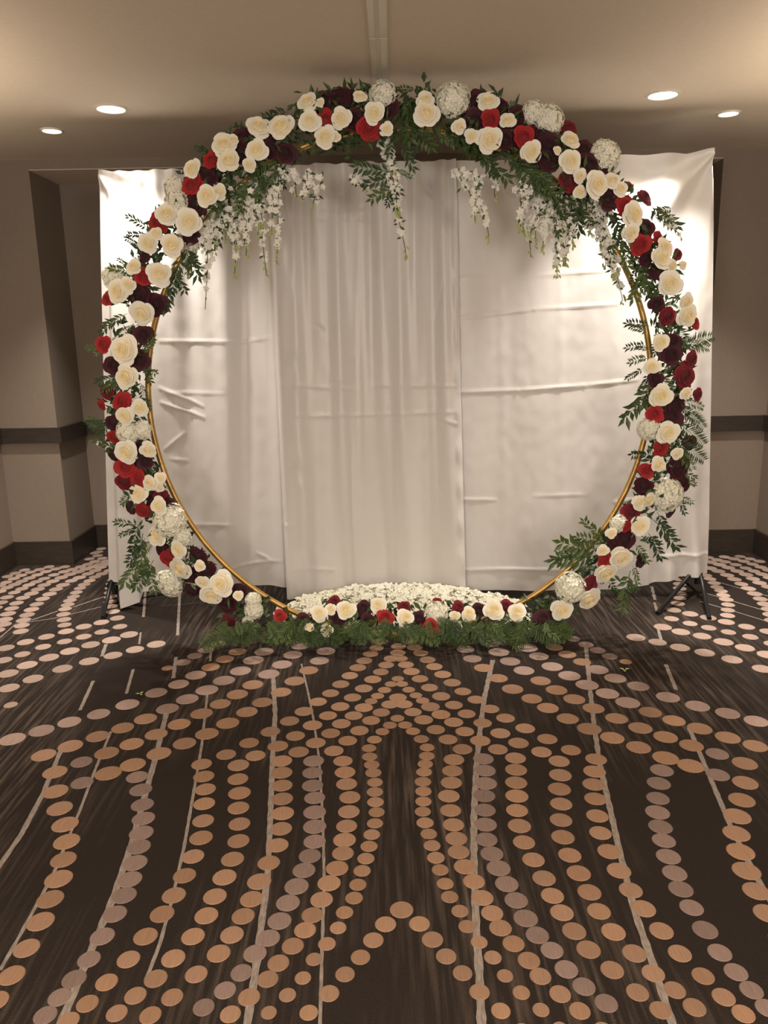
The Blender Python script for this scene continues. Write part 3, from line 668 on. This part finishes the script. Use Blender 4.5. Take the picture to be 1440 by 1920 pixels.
# trailing sprays of small white blossom
def spray(x0, y0, x1, y1, wpx, n, Y=None, leafy=.25, buds=True):
    if Y is None: Y = Y_ARCH - random.uniform(.02, .09)
    A, Bp = onY(x0, y0, Y), onY(x1, y1, Y); V, Fc = [], []
    side = random.uniform(-.012, .012)
    pts = [A.lerp(Bp, t) + Vector((side * math.sin(t * 5), random.uniform(-.004, .004), 0)) for t in [i / 10 for i in range(11)]]
    tube_data(pts, .0016, 4, False, V, Fc); mi = [1] * len(Fc); wm = wpx * mpp(A)
    for k in range(n):
        t = random.random() ** 1.25; i = min(9, int(t * 10)); p = pts[i].lerp(pts[i + 1], t * 10 - i)
        ww = wm * (1 - .75 * t); p = p + Vector((random.gauss(0, ww * .5), random.gauss(0, ww * .4), random.uniform(-.01, .01)))
        if t > .82 and buds:
            d = Vector((random.uniform(-.7, .7), -.4, -1)).normalized(); f0 = len(Fc)
            leaf_into(V, Fc, p, d, Vector((0, -1, 0)), random.uniform(.014, .026), .005); mi += [2] * (len(Fc) - f0); continue
        if random.random() < leafy:
            d = Vector((random.uniform(-1, 1), random.uniform(-.6, .2), random.uniform(-1, .3))).normalized(); f0 = len(Fc)
            leaf_into(V, Fc, p, d, Vector((0, -1, .3)).normalized(), random.uniform(.018, .034), .0055); mi += [1] * (len(Fc) - f0); continue
        nrm = Vector((random.uniform(-.8, .8), -1, random.uniform(-.5, .7))).normalized(); tt = nrm.cross(Vector((.2, .3, .9))).normalized(); bb = nrm.cross(tt)
        sz = random.uniform(.009, .017); r0 = random.random() * 6
        for q in range(5):
            an = r0 + q * 1.2566; d = tt * math.cos(an) + bb * math.sin(an); e = bb * math.cos(an) - tt * math.sin(an); b0 = len(V)
            V.extend([p, p + d * sz * .6 + e * sz * .42 + nrm * .003, p + d * sz * 1.1 + nrm * .001, p + d * sz * .6 - e * sz * .42 + nrm * .003]); Fc.append((b0, b0 + 1, b0 + 2, b0 + 3)); mi.append(0)
    me = mesh_from('blossom_spray', V, Fc, False, mi)
    for m in (m_orchid, m_leaf, m_tip): me.materials.append(m)
    o = link_obj('blossom_spray', me, arch)
SP = '''395,400,384,580,14,46 385,420,372,470,14,40 362,440,348,520,16,60 372,450,350,500,14,40 358,460,362,510,12,30 415,380,405,470,16,50 432,390,440,470,15,50 448,370,440,520,12,46 468,360,462,480,14,60 480,350,500,518,12,50 492,340,478,440,14,50 510,330,508,420,12,40 522,320,520,495,11,52 505,350,515,440,10,30 545,320,560,370,14,30 575,320,570,380,12,26 600,330,590,385,12,22
715,248,738,330,17,60 722,270,742,330,14,40 735,330,748,400,16,50 742,340,758,485,9,44 715,350,740,370,14,24
860,315,880,370,14,26 885,320,895,415,13,40 900,330,912,450,10,36 975,340,985,440,14,56 985,350,992,482,9,40 1000,350,1008,460,14,60 1020,370,1020,470,14,50 1035,380,1048,520,13,66 1050,390,1060,470,15,56 1065,380,1072,460,15,56 1075,400,1055,500,10,36 1100,370,1112,440,14,46 1120,380,1140,470,16,70 1130,400,1132,500,13,56 1140,430,1146,520,12,46 1150,470,1166,565,9,36 1110,400,1130,460,12,36 1040,360,1050,430,16,60 1005,330,1020,400,16,46 925,320,930,370,12,20 980,345,978,430,14,60 1012,360,1000,440,14,60 1044,380,1062,500,11,50 1128,385,1138,480,12,60 1140,450,1150,520,10,40 1085,370,1095,420,12,40 450,350,455,450,14,60 485,330,490,430,14,60 425,360,420,450,12,40 660,330,690,360,12,20'''
for tok in SP.split():
    x0, y0, x1, y1, wp, n = map(float, tok.split(',')); spray(x0, y0, x1, y1, wp, int(n))
# single buds standing off the garland and small outer blossoms
for tok in '1255,405,1275,450,8,16 1240,395,1262,420,8,16 186,752,176,748,5,6 190,832,182,826,4,5 1222,395,1240,405,6,8'.split() if False else '1255,405,1275,450,8,16|1240,395,1262,420,8,16|190,832,182,826,4,5'.split('|'):
    x0, y0, x1, y1, wp, n = map(float, tok.split(',')); spray(x0, y0, x1, y1, wp, int(n), leafy=.4)

# ------------------------------------------------------------------ bed of white blooms on the carpet behind the arch's foot
mat_o = empty('flower_bed', (A_CX, 3.75, 0)); tag(mat_o, 'low bed of white hydrangea blooms on the carpet inside the arch', 'flowers')
yf, yb = Y_ARCH + .06, Y_CLOTH - .09
def bed_h(u, v):      # u across -1..1, v front 0 .. back 1
    return .045 + .05 * v + .045 * max(0, v - .45) * max(0, 1 - abs(u) ** 4)
def bed_p(u, v):
    Y = yf + (yb - yf) * v
    lp = poly([(0, 522), (.5, 520), (.72, 555), (1, 640)], v)[0]; rp = poly([(0, 990), (.5, 985), (.75, 930), (1, 850)], v)[0]
    l, r = onY(lp, 1120, Y).x, onY(rp, 1120, Y).x; l += .02 * math.sin(v * 13); r += .02 * math.sin(v * 11 + 1)
    return Vector((l + (r - l) * (u + 1) / 2, Y, bed_h(u, v)))
V, Fc = [], []; nu, nv = 24, 12
for i in range(nu + 1):
    for j in range(nv + 1):
        p = bed_p(-1 + 2 * i / nu, j / nv); p.z = max(.004, p.z - .02)
        if i in (0, nu) or j in (0, nv): p.z = .001
        V.append(p)
for i in range(nu):
    for j in range(nv): a = i * (nv + 1) + j; Fc.append((a, a + nv + 1, a + nv + 2, a + 1))
link_obj('flower_base', mesh_from('flower_base', V, Fc, True), mat_o, [m_hyd])
V, Fc = [], []; rp_ = random.Random(21)
for k in range(2600):
    u, v = rp_.uniform(-1, 1), rp_.random() ; p = bed_p(u * 1.0, v); p += Vector((rp_.gauss(0, .006), rp_.gauss(0, .006), rp_.uniform(-.022, .008)))
    nrm = Vector((rp_.uniform(-.6, .6) + u * .3, rp_.uniform(-1.0, .2), 1)).normalized(); t = nrm.cross(Vector((.3, 1, .2))).normalized(); b = nrm.cross(t); r0 = rp_.random() * 6; sz = rp_.uniform(.013, .021)
    p.z = max(.012, p.z)
    for q in range(4):
        an = r0 + q * 1.5708; d = t * math.cos(an) + b * math.sin(an); e = b * math.cos(an) - t * math.sin(an); b0 = len(V)
        V += [p, p + d * sz * .6 + e * sz * .48 + nrm * .004, p + d * sz * 1.05 + nrm * rp_.uniform(-.002, .005), p + d * sz * .6 - e * sz * .48 + nrm * .004]; Fc.append((b0, b0 + 1, b0 + 2, b0 + 3))
o = link_obj('florets', mesh_from('florets', V, Fc), mat_o, [m_hyd]); tag(o, 'mass of small white florets', kind='stuff')

# ------------------------------------------------------------------ stray leaves dropped on the carpet
def stray(px, py, size, label):
    P = onZ(px, py, .004); V, Fc = [], []
    for k in range(3):
        a = 2.1 * k + px; leaf_into(V, Fc, Vector((0, 0, .001 + .001 * k)), Vector((math.cos(a), math.sin(a), .12)).normalized(), Vector((0, 0, 1)), size, size * .28)
    o = link_obj('fallen_leaf', mesh_from('fallen_leaf', V, Fc), None, [m_tip], loc=P); tag(o, label, 'leaf', 'leaves dropped on the carpet')
stray(1171, 1257, .026, 'small yellow-green leaf dropped on the carpet right of the arch foot')
stray(263, 1302, .020, 'tiny green leaf dropped on the carpet left of the arch foot')
